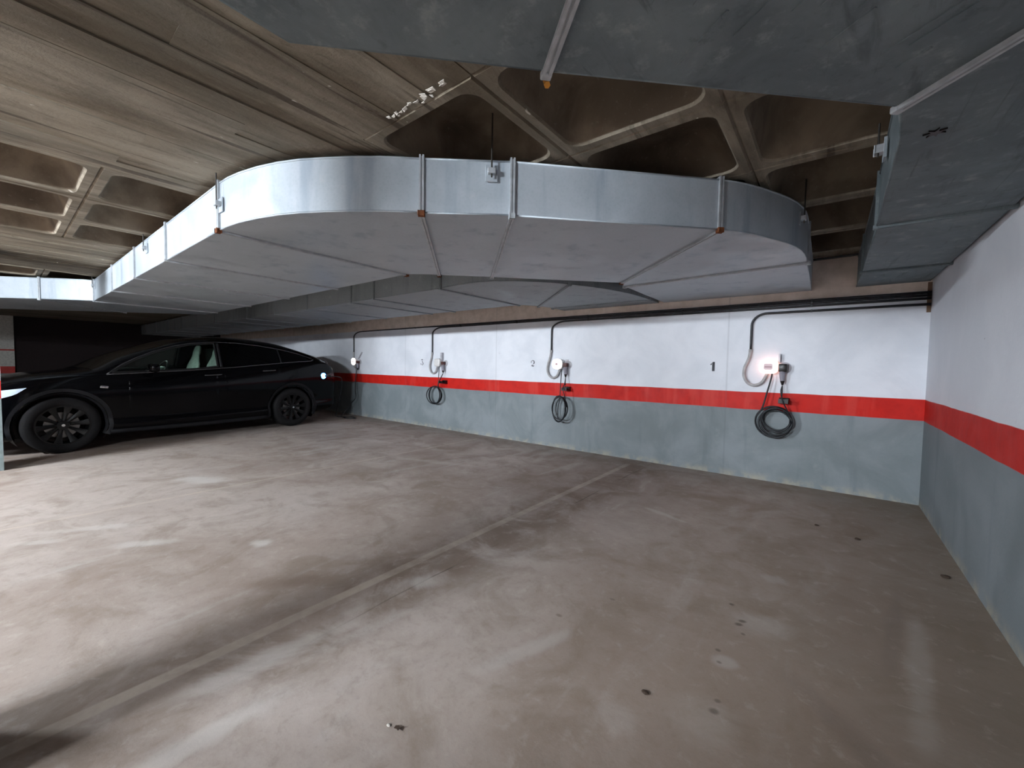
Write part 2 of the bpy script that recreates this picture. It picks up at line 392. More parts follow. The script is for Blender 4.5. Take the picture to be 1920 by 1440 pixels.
# ceiling base: slab top plus solid strips
cb = bmesh.new()
box(cb, XL, 0, YF, 0, HC+0.26, HC+0.35)
def strips(x0, x1, y0, y1, wd=0.14):
    x = x0
    while x < x1-1e-4:
        xe = min(x1, x + wd*random.uniform(0.8, 1.25))
        if x1-xe < 0.05: xe = x1
        y = y0
        while y < y1-1e-4:
            ye = min(y1, y + random.uniform(1.2, 3.0))
            if y1-ye < 0.3: ye = y1
            dz = random.choice((0, 0.002, 0.004, 0.006, 0.011))
            box(cb, x, xe, y, ye, HC+dz, HC+0.25)
            y = ye
        x = xe
cells = []
def gx(k): return G0x + GS*k
def gy(k): return G0y + GS*k
yk0, yk1 = -13, 5           # rows from -14.56 to -0.16
# right coffered field: x cells k=-1 (only y>-4.16), 0, 1 ; then solid strip to wall
for j in range(yk0, yk1):
    for i in (-1, 0, 1):
        if i == -1 and gy(j) < G0y-1e-3: continue
        cells.append((gx(i)+GS/2, gy(j)+GS/2))
    for i in (-4, -5, -6): cells.append((gx(i)+GS/2, gy(j)+GS/2))
    for i in range(-13, -9): cells.append((gx(i)+GS/2, gy(j)+GS/2))
strips(gx(2), 0, gy(yk0), 0)
strips(gx(-1), gx(0), gy(yk0), G0y)
strips(gx(-3), gx(-1), YF, 0)
strips(gx(-9), gx(-6), YF, 0)
strips(gx(-13), gx(-13)+0.001, YF, YF+0.01)
box(cb, XL, gx(-13), YF, 0, HC, HC+0.25)
strips(gx(-1), gx(2), gy(yk1), 0); strips(gx(-6), gx(-3), gy(yk1), 0); strips(gx(-13), gx(-9), gy(yk1), 0)
for a, b in ((gx(-1), gx(2)), (gx(-6), gx(-3)), (gx(-13), gx(-9))): strips(a, b, YF, gy(yk0))
ceil = tag(obj('ceiling', cb, M_ceil), kind='structure')
proto = None
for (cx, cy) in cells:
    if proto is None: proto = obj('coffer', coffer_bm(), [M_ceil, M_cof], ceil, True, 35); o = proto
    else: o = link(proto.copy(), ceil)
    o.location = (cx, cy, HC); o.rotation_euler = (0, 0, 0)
# peeling paint flakes along the capital edge
for k in range(26):
    f = k/25; bm = bmesh.new()
    x = -2.44+0.40*f + random.uniform(-.02, .02); y = -4.20 + random.uniform(-.015, .02)
    s = random.uniform(0.006, 0.016)*(1.3 if f > .6 else 1)
    vs_ = [bm.verts.new((x+sgx_*s*random.uniform(.5, 1.2), y+sgn_*s*.6, HC-0.002-random.uniform(0, .012))) for sgx_, sgn_ in ((-1, -1), (1, -.6), (.8, 1), (-.7, .8))]
    bm.faces.new(vs_); g = bmesh.ops.extrude_face_region(bm, geom=bm.faces[:])
    for v in [v for v in g['geom'] if isinstance(v, bmesh.types.BMVert)]: v.co.z += 0.002
    obj('peeling_flake', bm, M_flake, ceil)

# ------------------------------------------------------------------ ducts
ZB, ZT = 2.12, 2.425
V2 = lambda p: Vector((p[0], p[1], 0))
def duct_section(parent, front, back, mat, zt=ZT, zb=ZB, open_ends=True):
    """front, back: polylines (same direction) in plan"""
    bm = bmesh.new()
    def side(poly):
        lo = [bm.verts.new((p[0], p[1], zb)) for p in poly]; hi = [bm.verts.new((p[0], p[1], zt)) for p in poly]
        for a in range(len(poly)-1): bm.faces.new((lo[a], lo[a+1], hi[a+1], hi[a]))
        return lo, hi
    fl, fh = side(front); bl, bh = side(back)
    bm.faces.new(fl+bl[::-1]); bm.faces.new(fh+bh[::-1])
    bm.faces.new((fl[0], fh[0], bh[0], bl[0])); bm.faces.new((fl[-1], fh[-1], bh[-1], bl[-1]))
    bmesh.ops.recalc_face_normals(bm, faces=bm.faces)
    # raised standing edge along the bottom and top of each side
    o = obj('duct_section', bm, mat, parent, True, 30)
    for poly, zc in ((front, zb+0.004), (front, zt-0.004), (back, zb+0.004)):
        bm = bmesh.new(); tube(bm, [Vector((p[0], p[1], zc)) for p in poly], 0.006, 5, False); obj('standing_edge', bm, mat, o, True)
    return o
def flange(parent, a, b, mat, zt=ZT, zb=ZB, wdt=0.028, pr=0.014, rust=True, half=None):
    """frame around the duct at the joint running in plan from a (front) to b (back)"""
    a, b = V2(a), V2(b); d = (b-a).normalized(); t = Vector((-d.y, d.x, 0)); up_ = Vector((0, 0, 1)); L = (b-a).length
    bm = bmesh.new()
    prof = [(-wdt/2, -.002), (-wdt/2, pr), (-wdt*.14, pr), (-wdt*.14, pr*.6), (wdt*.14, pr*.6), (wdt*.14, pr), (wdt/2, pr), (wdt/2, -.002)]
    loops = []
    for tt, ou in prof:
        loops.append([bm.verts.new(p+t*tt+d*sx*ou+up_*(z+sz*ou)) for p, sx, z, sz in ((a, -1, zb, -1), (b, 1, zb, -1), (b, 1, zt, 1), (a, -1, zt, 1))])
    m = len(loops)
    for i in range(m):
        p_, q_ = loops[i], loops[(i+1) % m]
        for j in range(4): bm.faces.new((p_[j], p_[(j+1) % 4], q_[(j+1) % 4], q_[j]))
    o = obj('flange', bm, mat, parent)
    for p, sg in ((a, -1), (b, 1)):
        bm = bmesh.new(); obox(bm, p+d*sg*0.008+up_*(zb-0.004), d, t, up_, 0.026, 0.032, 0.022, 0.004)
        q = obj('corner_bolt', bm, M_rust if rust else mat, o)
        if rust: q['label'] = 'rusty corner bolt of the duct joint'
    return o
def arc(c, r, a0, a1, n=10):
    return [(c[0]+r*math.cos(math.radians(a0+(a1-a0)*k/n)), c[1]+r*math.sin(math.radians(a0+(a1-a0)*k/n))) for k in range(n+1)]
def hanger(parent, x, y, z1=HC+0.2, nx=0, ny=-1, zbk=2.33):
    bm = bmesh.new(); px, py = x+nx*0.03, y+ny*0.03
    tube(bm, [(px, py, zbk-0.03), (px, py, z1)], 0.0045, 6, False)
    h = obj('hanger_rod', bm, M_rod, parent)
    bm = bmesh.new(); n = Vector((nx, ny, 0)); t = Vector((-ny, nx, 0)); u = Vector((0, 0, 1)); p = Vector((x, y, zbk))
    obox(bm, p+n*0.006, n, t, u, 0.008, 0.07, 0.09, 0.002)
    hb = obj('hanger_bracket', bm, M_galv, h)
    bm = bmesh.new(); obox(bm, p+n*0.026+u*0.004, n, t, u, 0.034, 0.045, 0.03, .004); obj('hanger_bracket', bm, M_flange, h)

# main duct
D1 = empty('ventilation_duct', (-3.0, -3.6, ZB), 0,
    'large bright galvanised ventilation duct hung under the ceiling, curving across the middle of the bays', 'duct')
def rel(root):
    """children keep world coordinates: offset by parent's location"""
    bpy.context.view_layer.update()
    for ch in root.children:
        ch.matrix_parent_inverse = root.matrix_world.inverted()
YA, YB = -4.475, -2.965
elb = [(-3.89, -4.475), (-3.75, -4.470), (-3.61, -4.452), (-3.44, -4.415), (-3.28, -4.365), (-3.14, -4.305), (-3.00, -4.225), (-2.87, -4.145), (-2.74, -4.05), (-2.65, -3.975), (-2.565, -3.895)]
elbB = [(-3.93, YB), (-3.90, -2.955), (-3.85, -2.93), (-3.80, -2.89), (-3.74, -2.84), (-3.68, -2.77)]
secs = [
 ([(-9.29, YA), (-7.78, YA)], [(-9.29, YB), (-7.78, YB)]),
 ([(-7.78, YA), (-6.46, YA)], [(-7.78, YB), (-6.46, YB)]),
 ([(-6.46, YA), (-5.21, YA)], [(-6.46, YB), (-5.21, YB)]),
 ([(-5.21, YA), (-3.89, YA)], [(-5.21, YB), (-3.93, YB)]),
 (elb, elbB),
 ([(-2.565, -3.895), (-2.175, -3.565)], [(-3.68, -2.77), (-3.32, -2.42)]),
 ([(-2.175, -3.565), (-1.285, -2.64)], [(-3.32, -2.42), (-2.40, -1.49)]),
 ([(-1.285, -2.64), (-1.22, -2.56), (-1.16, -2.47), (-1.09, -2.34), (-1.03, -2.21), (-0.98, -2.09), (-0.94, -1.97), (-0.915, -1.85), (-0.90, -1.72), (-0.895, -1.60), (-0.895, -1.42)],
  [(-2.40, -1.49), (-2.41, -1.44), (-2.43, -1.38), (-2.445, -1.32), (-2.45, -1.28)]),
 ([(-0.895, -1.42), (-0.91, 0.0)], [(-2.45, -1.28), (-2.45, 0.0)]),
]
def perp(p, w_, s=1): return (p[0]-w_*0.7071*s, p[1]+w_*0.7071*s)
# left oblique run going away to the far left
L0 = (-9.29, -4.53); L1 = (-9.75, -5.0)
secs += [([(-9.75, -4.98), (-9.50, -4.74), (-9.36, -4.58), (-9.29, YA)], [(-10.81, -3.93), (-10.5, -3.60), (-10.2, -3.32), (-9.9, YB), (-9.29, YB)]),
 ([(-11.2, -6.43), (-9.75, -4.98)], [(-12.26, -5.37), (-10.81, -3.93)]),
 ([(-13.0, -8.23), (-11.2, -6.43)], [(-14.06, -7.17), (-12.26, -5.37)]),
 ([(-15.5, -10.73), (-13.0, -8.23)], [(-16.56, -9.67), (-14.06, -7.17)])]
for f, b in secs: duct_section(D1, f, b, M_galv)
for a, b in [((-9.29, YA), (-9.29, YB)), ((-7.78, YA), (-7.78, YB)), ((-6.46, YA), (-6.46, YB)), ((-5.21, YA), (-5.21, YB)), ((-3.89, YA), (-3.93, YB)),
             ((-2.565, -3.895), (-3.68, -2.77)), ((-2.175, -3.565), (-3.32, -2.42)), ((-1.285, -2.64), (-2.40, -1.49)), ((-0.895, -1.42), (-2.45, -1.28)),
             ((-9.75, -4.98), (-10.81, -3.93)), ((-11.2, -6.43), (-12.26, -5.37)), ((-13.0, -8.23), (-14.06, -7.17))]:
    flange(D1, a, b, M_flange, rust=a in ((-2.565, -3.895), (-1.285, -2.64), (-3.89, -4.475)))
hanger(D1, -2.26, -3.65, 2.66, 0.707, -0.707, 2.345)
hanger(D1, -3.84, YA, 2.52, 0, -1, 2.27); hanger(D1, -5.9, YA, 2.6, 0, -1, 2.33); hanger(D1, -9.18, YA, 2.46, 0, -1, 2.33); hanger(D1, -0.93, -1.88, 2.6, 1, 0, 2.33)
rel(D1)

# rear duct
D2 = empty('ventilation_duct', (-6, -1.5, ZB), 0,
    'shadowed galvanised ventilation duct running low along the white back wall behind the larger duct', 'duct')
YA2, YB2 = -2.285, -0.83
secs = []
xs = [-19.3, -18.6, -17.2, -15.8, -14.4, -13.1, -11.8, -10.9, -9.9, -8.6, -7.35, -6.05, -5.5, -4.2]
for x0, x1 in zip(xs, xs[1:]): secs.append(([(x0, YA2), (x1, YA2)], [(x0, YB2), (x1, YB2)]))
secs.append(([(-4.2, YA2), (-3.9, -2.32), (-3.65, -2.31), (-3.45, -2.25), (-3.25, -2.13), (-3.10, -2.00), (-2.98, -1.86), (-2.88, -1.70)],
             [(-4.2, YB2), (-4.15, -0.80), (-4.10, -0.74), (-4.05, -0.66), (-4.02, -0.60)]))
secs.append(([(-2.88, -1.70), (-2.78, -1.50), (-2.69, -1.28), (-2.62, -1.05), (-2.57, -0.8), (-2.545, -0.55), (-2.53, -0.33)],
             [(-4.02, -0.60), (-3.98, -0.50), (-3.96, -0.40), (-3.95, -0.33)]))
secs.append(([(-2.53, -0.33), (-2.53, 0.0)], [(-3.95, -0.33), (-3.95, 0.0)]))
for f, b in secs: duct_section(D2, f, b, M_galvd)
for x in xs[1:]: flange(D2, (x, YA2), (x, YB2), M_galvd, rust=False)
flange(D2, (-2.88, -1.70), (-4.02, -0.60), M_galvd, rust=False); flange(D2, (-2.53, -0.33), (-3.95, -0.33), M_galvd, rust=False)
rel(D2)

# near duct above the camera and along the right wall
D3 = empty('ventilation_duct', (-0.9, -4.2, ZB), 0,
    'dark dull grey ventilation duct close overhead, turning to run along the right-hand wall', 'duct')
def over_mat():  # smudged steel, base tone darkened to stand in for the dimness overhead
    t = NT('smudged_shaded_duct_steel'); mid = t.noise(3, 6, 0.65, dist=0.5); cl = t.noise(9, 5, 0.7)
    st = t.noise(1, 5, 0.6, vec=t.mapping((16, 1.6, 1), rot=(0, 0, PI/4)), dist=0.6)
    c = t.mix(t.ramp(mid, 0.3, 0.7), rgb(88, 99, 103), rgb(120, 130, 134))
    c = t.mix(t.ramp(cl, 0.52, 0.72, 0, 0.6), c, rgb(150, 158, 158))
    c = t.mix(t.ramp(cl, 0.30, 0.44, 0.5, 0), c, rgb(70, 80, 84))
    c = t.mix(t.ramp(st, 0.58, 0.68, 0, 0.5), c, rgb(64, 72, 76))
    t.bump(st, 0.008, 0.4)
    return t.fin(c, t.ramp(mid, 0.3, 0.7, 0.55, 0.75), 0.15)
M_over = over_mat()
secs = [([(-1.88, -9.0), (-1.88, -7.0)], [(-1.3, -9.0), (-1.3, -7.0)]),
 ([(-1.88, -7.0), (-1.88, -5.4)], [(-1.3, -7.0), (-1.3, -5.4)]),
 ([(-1.88, -5.4), (-1.88, -4.90), (-1.39, -4.40)], [(-1.3, -5.4), (-1.3, -5.16), (-0.95, -4.80)]),
 ([(-1.39, -4.40), (-0.57, -3.59)], [(-0.95, -4.80), (-0.16, -4.02)]),
 ([(-0.57, -3.59), (-0.545, -3.35), (-0.53, -2.18)], [(-0.16, -4.02), (-0.02, -3.85), (-0.02, -2.22)]),
 ([(-0.53, -2.18), (-0.53, -0.80)], [(-0.02, -2.22), (-0.02, -0.80)]),
 ([(-0.53, -0.80), (-0.54, 0.0)], [(-0.02, -0.80), (-0.02, 0.0)])]
for f, b in secs: duct_section(D3, f, b, M_over)
flange(D3, (-1.39, -4.40), (-0.95, -4.80), M_flange, rust=False); flange(D3, (-0.57, -3.59), (-0.16, -4.02), M_flange, rust=False)
for a, b in [((-0.53, -2.18), (-0.02, -2.20)), ((-0.53, -0.80), (-0.02, -0.80)), ((-1.88, -5.4), (-1.3, -5.4)), ((-1.88, -7.0), (-1.3, -7.0))]: flange(D3, a, b, M_over, rust=False)
bm = bmesh.new(); tube(bm, [(-1.405, -4.375, 2.10), (-1.43, -4.35, 2.155), (-1.40, -4.36, 2.17)], 0.010, 6); o = obj('bent_bolt', bm, M_brass, D3); o['label'] = 'orange brass-coloured bolt at the duct joint'
bm = bmesh.new()
for k in range(14):  # low standing ribs / beads pressed in the sheet of the oblique section
    pass
rng = random.Random(3)
for k in range(16):
    f = rng.uniform(0.05, 0.95); g = rng.uniform(0.3, 0.85); l = rng.uniform(0.06, 0.2)
    p = Vector((-1.39, -4.40, 0)).lerp(Vector((-0.57, -3.59, 0)), f) + Vector((0.7071, -0.7071, 0))*0.58*g*0.9
    d = Vector((0.80, -0.6, 0)).normalized()
    obox(bm, p+Vector((0, 0, ZB-0.001)), d, Vector((-d.y, d.x, 0)), Vector((0, 0, 1)), l, 0.006, 0.004)
o = obj('scratch_bead', bm, M_over, D3); o['kind'] = 'stuff'
hanger(D3, -0.545, -2.75, 2.46, -1, 0, 2.33)
bm = bmesh.new()
prism(bm, [Vector((-0.455+rr_*math.cos(k_*PI/7), -3.33+rr_*math.sin(k_*PI/7), ZB)) for k_ in range(14) for rr_ in [.032*(1 if k_ % 2 else .4)]], (0, 0, 0), (0, 0, -.006))
o = obj('splat_mark', bm, M_plasticb, D3); o['label'] = 'small dark star-shaped fixing on the duct underside'
rel(D3)

# ------------------------------------------------------------------ wall conduits (one per charger)
ST = {1: -1.26, 2: -4.01, 3: -6.74, 4: -9.73}
levels = {4: 2.014, 3: 1.987, 2: 1.957, 1: 1.903}
drops = {1: (-1.296, -1.447, 1.489), 2: (-3.915, -4.164, 1.508), 3: (-6.691, -6.966, 1.492), 4: (-9.50, -9.825, 1.522)}
names = {1: 'lowest black conduit on the back wall, dropping to the charger nearest the corner',
         2: 'middle-length black conduit on the wall, ending at the round glowing charger',
         3: 'long black conduit on the back wall, bending down to the unlit edge-on charger',
         4: 'longest black conduit on the back wall, running on to the charger behind the car'}
for k in (1, 2, 3, 4):
    xa, xd, zd = drops[k]; z = levels[k]; r = 0.0125; y0 = -0.022
    root = empty('conduit', (xd, -0.022, zd), 0, names[k], 'conduit', 'black conduits along the back wall')
    bm = bmesh.new()
    R = xa-xd
    bend = [(xa-R*math.sin(math.radians(a)), y0, z-0.13*(1-math.cos(math.radians(a)))) for a in range(0, 91, 10)]
    tube(bm, [(-0.004, y0, z)] + [(x, y0, z) for x in (-0.5, xa+0.05)] + bend + [(xd, y0, zd+0.08), (xd, y0, zd)], r, 10, False)
    obj('conduit_pipe', bm, M_black, root, True)
    x = -0.9
    cl = None
    while x > xa+0.1:
        bm = bmesh.new(); box(bm, x-0.010, x+0.010, -0.0375, -0.002, z-0.0128, z+0.0128, 0.002)
        obj('clip', bm, M_black, root); x -= 1.32
    rel(root)
# mortar reveal where the conduits enter the corner
bm = bmesh.new(); box(bm, -0.030, -0.0, -0.004, 0.0, 1.83, 2.11); tag(obj('trim_1', bm, plain('brown_mortar', rgb(120, 96, 78), 0.9)), kind='structure')
bm = bmesh.new(); tube(bm, [(-0.93, -0.03, 2.436), (-0.54, -0.03, 2.44)], 0.012, 6, False)
tag(obj('black_cable', bm, M_black), 'short black cable under the ceiling between two ducts at the back wall', 'cable')

# ------------------------------------------------------------------ chargers
NAMES = {1: ('white wall charger with a glowing squarish cover, nearest the room corner'),
         2: ('round-looking glowing white wall charger right of the stencilled 2'),
         3: ('unlit white wall charger right of the stencilled 3, edge-on with a grey bracket above'),
         4: ('small glowing white wall charger just behind the tail of the black car')}
def cpoly(cx, cz, hw, hh, r, y, n=4):
    return [Vector((cx+px, y, cz+pz)) for px, pz in rrect(hw, hh, r, n)]
for k, x in ST.items():
    root = empty('wall_charger', (x, 0, 1.30), 0, NAMES[k], 'charger', 'wall chargers on the back wall')
    hw, hh, rr = {1: (.088, .076, .045), 2: (.088, .080, .07), 3: (.085, .078, .05), 4: (.085, .085, .07)}[k]
    bm = bmesh.new()
    rings = [(hw*.97, hh*.97, 0.0), (hw, hh, -0.02), (hw, hh, -0.085)]
    prev = None
    for a, b, yy in rings:
        cur = [bm.verts.new(p) for p in cpoly(x, 1.303, a, b, rr*a/hw, yy)]
        if prev:
            for i in range(len(cur)): bm.faces.new((prev[i], prev[(i+1) % len(cur)], cur[(i+1) % len(cur)], cur[i]))
        prev = cur
    bm.faces.new(prev)
    obj('housing', bm, M_glowp if k in (1,) else M_plasticw, root, True, 40)
    bm = bmesh.new(); prev = None
    for a, b, yy in [(hw*.99, hh*.99, -0.085), (hw*.97, hh*.97, -0.098), (hw*.88, hh*.86, -0.106), (hw*.5, hh*.5, -0.109)]:
        cur = [bm.verts.new(p) for p in cpoly(x, 1.303, a, b, rr*a/hw, yy)]
        if prev:
            for i in range(len(cur)): bm.faces.new((prev[i], prev[(i+1) % len(cur)], cur[(i+1) % len(cur)], cur[i]))
        prev = cur
    bm.faces.new(prev)
    cov = obj('cover', bm, M_plasticw if k == 3 else M_glow, root, True, 40)
    if k != 3:
        bs = 1.0 if k == 1 else 0.5
        bm = bmesh.new(); prism(bm, cpoly(x, 1.303, .042*bs, .034*bs, .014*bs, -0.109), (0, 0, 0), (0, -0.002, 0)); o = obj('badge', bm, M_badge, cov)
        bm = bmesh.new(); prism(bm, cpoly(x, 1.300, .036*bs, .007*bs, .003*bs, -0.111), (0, 0, 0), (0, -0.0012, 0)); o2 = obj('badge', bm, M_badged, cov); o2['label'] = 'faint grey-pink bar on the badge'
    # plug holder to the right
    hx = x + 0.135
    bm = bmesh.new(); u = .040 if k == 1 else .026; box(bm, hx-u, hx+u, -0.095, -0.012, 1.292-u-.004, 1.292+u+.004, 0.010)
    ph = obj('plug_holder', bm, M_plasticb if k == 1 else M_socket, root, True, 40)
    bm = bmesh.new(); lathe(bm, [(0, 0), (0, .062), (.008, .062), (.012, .056), (.012, 0)], (hx+.012, 0, 1.292), (0, -1, 0), 24)
    obj('back_plate', bm, M_clear, ph, True, 40)
    bm = bmesh.new(); tube(bm, [(hx-0.006, -0.065, 1.255), (hx-0.004, -0.06, 1.20), (hx, -0.058, 1.150)], [0.031, 0.024], 14)
    pl = obj('plug_handle', bm, M_plasticg, root, True, 50)
    bm = bmesh.new(); tube(bm, [(hx, -0.058, 1.150), (hx+0.001, -0.058, 1.10)], [0.024, 0.008], 12, False)
    obj('strain_relief', bm, M_plasticb, pl, True, 50)
    # bracket above
    bm = bmesh.new()
    if k == 1:
        box(bm, hx-0.046, hx-0.028, -0.05, 0, 1.35, 1.445, .002)
    elif k == 4:
        obox(bm, (hx+0.05, -0.02, 1.45), (0.7, 0, 0.714), (0, 1, 0), (-0.714, 0, 0.7), 0.22, 0.02, 0.022)
    elif k == 3:
        box(bm, hx-0.085, hx-0.045, -0.06, 0, 1.34, 1.50, 0.004)
    else:
        box(bm, hx-0.03, hx+0.01, -0.012, 0, 1.335, 1.375)
    obj('bracket', bm, M_clear, root)
    # flexible conduit feeding the box from below
    xd, zd = drops[k][1], drops[k][2]
    if k == 4: pts = [(xd, -0.022, zd), (xd+.005, -0.03, 1.30), (xd+.03, -0.03, 1.19), (xd+.09, -0.03, 1.16), (x-0.0, -0.035, 1.215)]
    else: pts = [(xd, -0.022, zd), (xd-.012, -0.028, zd-.09), (xd-.052, -0.03, 1.285), (xd-.055, -0.03, 1.19), (xd-.015, -0.03, 1.115), (xd+.05, -0.032, 1.088), (xd+.125, -0.035, 1.125), (xd+.175, -0.04, 1.225)]
    bm = bmesh.new(); tube(bm, pts, 0.0165, 10)
    obj('flexible_conduit', bm, M_flex, root, True)
    bm = bmesh.new(); tube(bm, [(xd, -0.022, zd+0.012), (xd, -0.022, zd-0.02)], 0.020, 10, False); obj('conduit_sleeve', bm, M_flex, root, True)
    rel(root)
    pl_children = list(pl.children)
    # cable hook
    if k != 4:
        hk = x + 0.155
        bm = bmesh.new(); prism(bm, [Vector((hk-.045, yy, zz)) for yy, zz in ((0, .962), (-.05, .962), (-.055, .955), (-.055, .918), (-.115, .918), (-.122, .95), (-.135, .95), (-.135, .905), (-.05, .895), (0, .895))], (0, 0, 0), (.09, 0, 0))
        tag(obj('cable_hook', bm, M_plasticb, None, True, 40), {1: 'black cable hook on the red stripe, nearest the room corner', 2: 'black cable hook on the red stripe below the round glowing charger', 3: 'tiny black cable hook on the red stripe below the unlit charger'}[k], 'hook', 'cable hooks on the red stripe')
    # charging cable
    r = 0.0085
    cab = empty('charging_cable', (x+.06, -.10, .7), 0,
        {1: 'thick black charging cable coiled in a round loop, nearest the room corner', 2: 'black charging cable hanging in a tall narrow loop right of the stencilled 2',
         3: 'thin black charging cable loop below the unlit charger', 4: 'black charging cable lying on the floor behind the car tail'}[k], 'cable', 'charging cables')
    def lead(pts, rad, nm='cable_lead', sm=True):
        bm = bmesh.new(); tube(bm, pts, rad, 8, sm); obj(nm, bm, M_cable, cab, True)
    if k == 1:
        cx, cz = -1.19, 0.705
        lead([(x+.035, -.05, 1.225), (x+.03, -.07, 1.17), (x, -.09, 1.02), (cx-.11, -.10, 0.84), (cx-.165, -.10, 0.74)], r)
        for (ox, oz, rx, rz, yy, a0) in [(0, -.015, .172, .172, -.085, 0), (.02, .01, .137, .135, -.10, .3), (.028, -.005, .144, .148, -.112, 1.2), (.012, -.03, .155, .148, -.075, 2.0), (.03, .015, .130, .122, -.055, .8)]:
            lead([(cx+ox+rx*math.cos(a), yy+.012*math.sin(a*2+a0), cz+oz+rz*math.sin(a)) for a in [2*PI*i/32 for i in range(33)]], r+.0015, 'cable_loop', False)
        lead([(hx, -.058, 1.095), (hx+.004, -.09, 1.03), (hx+.01, -.150, .95), (hx+.04, -.145, .88), (cx+.165, -.10, .74)], r*.75)
        lead([(hx, -.058, 1.095), (hx-.01, -.07, 1.04), (hx-.002, -.075, .975)], r*.6)
    elif k == 2:
        cx, cz = -3.945, 0.622
        lead([(x+.065, -.05, 1.225), (x+.07, -.08, 1.10), (x+.07, -.10, .83), (x+.045, -.11, .62), (x+.04, -.10, .49), (x+.08, -.10, .455)], r*.8)
        for (ox, oz, rx, rz, tl, a0) in [(0, 0, .150, .198, .10, 0), (.01, .0, .135, .190, .05, .3), (.02, .01, .125, .170, -.02, 1.2)]:
            lead([(cx+ox+rx*math.cos(a), -.125-tl*math.cos(a)*.6+.01*math.sin(a0+a), cz+oz+rz*math.sin(a)) for a in [2*PI*i/28 for i in range(29)]], r, 'cable_loop', False)
        lead([(hx, -.058, 1.095), (hx+.01, -.10, 1.0), (hx+.02, -.165, .93), (hx+.05, -.165, .84), (cx+.14, -.12, .66)], r*.75)
        lead([(hx, -.058, 1.095), (hx+.01, -.075, 1.04), (hx+.012, -.085, .985)], r*.6)
    elif k == 3:
        cx, cz = -6.80, 0.668
        for (ox, oz, rx, rz, tl, a0) in [(0, 0, .195, .175, .05, 0), (.01, .005, .175, .165, .0, .3), (-.01, -.005, .185, .17, -.03, 1.2)]:
            lead([(cx+ox+rx*math.cos(a), -.10-tl*math.cos(a)*.8+.01*math.sin(a0+a), cz+oz+rz*math.sin(a)) for a in [2*PI*i/28 for i in range(29)]], r+.002, 'cable_loop', False)
        lead([(hx, -.058, 1.095), (hx-.02, -.10, 1.0), (hx+.0, -.165, .92), (hx-.05, -.14, .82)], r)
        lead([(x+.03, -.06, 1.225), (x+.03, -.08, 1.0), (x+.04, -.10, .84)], r*.8)
    else:
        lead([(x+.05, -.05, 1.225), (x+.075, -.06, 1.05), (x+.07, -.08, .85), (x+.10, -.10, .62), (x+.15, -.12, .45), (x+.06, -.16, .33), (x-.05, -.24, .15), (x-.05, -.36, .03), (x+.10, -.44, .012), (x+.42, -.50, .012), (x+.55, -.38, .012), (x+.3, -.30, .012), (x+.2, -.40, .012), (x+.0, -.50, .012), (x+.1, -.58, .10), (x+.30, -.60, .5), (x+.50, -.66, .88), (x+.64, -.84, .965), (x+.62, -.955, .965)], 0.010)
    rel(cab)

# ------------------------------------------------------------------ stencilled numbers
def ribbon(bm, pts, wds, y=-0.0012):
    P = [Vector((p[0], 0, p[1])) for p in pts]; A = []; B = []
    for i, p in enumerate(P):
        t = (P[min(i+1, len(P)-1)]-P[max(i-1, 0)]).normalized(); n = Vector((-t.z, 0, t.x))
        w_ = wds if not isinstance(wds, (list, tuple)) else wds[i]
        A.append(p+n*w_/2); B.append(p-n*w_/2)
    poly = A+B[::-1]
    prism(bm, poly, (0, 0, 0), (0, y, 0))
def num(n, cx, cz, hgt, label):
    bm = bmesh.new(); s = hgt
    T = lambda pts: [(cx+a*s, cz+b*s) for a, b in pts]
    if n == 1:
        prism(bm, [Vector((a, 0, b)) for a, b in T([(-.06, -.5), (.2, -.5), (.2, .5), (.02, .5), (-.06, .42)])], (0, 0, 0), (0, -.0012, 0))
        prism(bm, [Vector((a, 0, b)) for a, b in T([(-.28, .18), (-.1, .18), (-.1, .40)])], (0, 0, 0), (0, -.0012, 0))
    elif n == 2:
        arcp = [(-.26+0, .12), (-.30, .26), (-.20, .42), (0, .49), (.2, .42), (.27, .22), (.2, .02), (.08, -.10)]
        ribbon(bm, T(arcp), [s*v for v in (.12, .09, .07, .07, .12, .17, .14, .06)])
        ribbon(bm, T([(-.27, -.34), (-.1, -.30), (.08, -.36), (.27, -.28)]), [s*v for v in (.08, .16, .16, .05)])
        ribbon(bm, T([(-.16, -.18), (-.02, -.12)]), s*.06)
    elif n == 3:
        ribbon(bm, T([(-.25, .40), (-.12, .48), (.05, .48), (.2, .40)]), [s*v for v in (.12, .10, .14, .12)])
        ribbon(bm, T([(-.02, .22), (.14, .16)]), s*.12)
        ribbon(bm, T([(.02, .06), (.2, -.04), (.27, -.2), (.18, -.38), (0, -.46)]), [s*v for v in (.08, .14, .17, .13, .07)])
        ribbon(bm, T([(-.28, -.16), (-.26, -.34), (-.14, -.42)]), [s*v for v in (.12, .14, .06)])
    else:
        prism(bm, [Vector((a, 0, b)) for a, b in T([(.04, -.5), (.2, -.5), (.2, .5), (.04, .42)])], (0, 0, 0), (0, -.0012, 0))
        ribbon(bm, T([(.0, .36), (-.26, -.08)]), s*.08)
        ribbon(bm, T([(-.28, -.16), (.0, -.16)]), s*.12); ribbon(bm, T([(.22, -.16), (.32, -.16)]), s*.12)
    tag(obj('stencilled_number', bm, M_stencil), label, 'number', 'stencilled bay numbers')
num(1, -1.845, 1.297, 0.112, 'bold straight stencilled 1 on the white wall, nearest the corner')
num(2, -4.528, 1.304, 0.108, 'dark curved stencilled 2 left of the round glowing charger')
num(3, -7.30, 1.303, 0.118, 'dark curved stencilled 3 left of the unlit charger')
num(4, -10.0, 1.290, 0.085, 'small dark stencilled 4 on the wall behind the car tail')

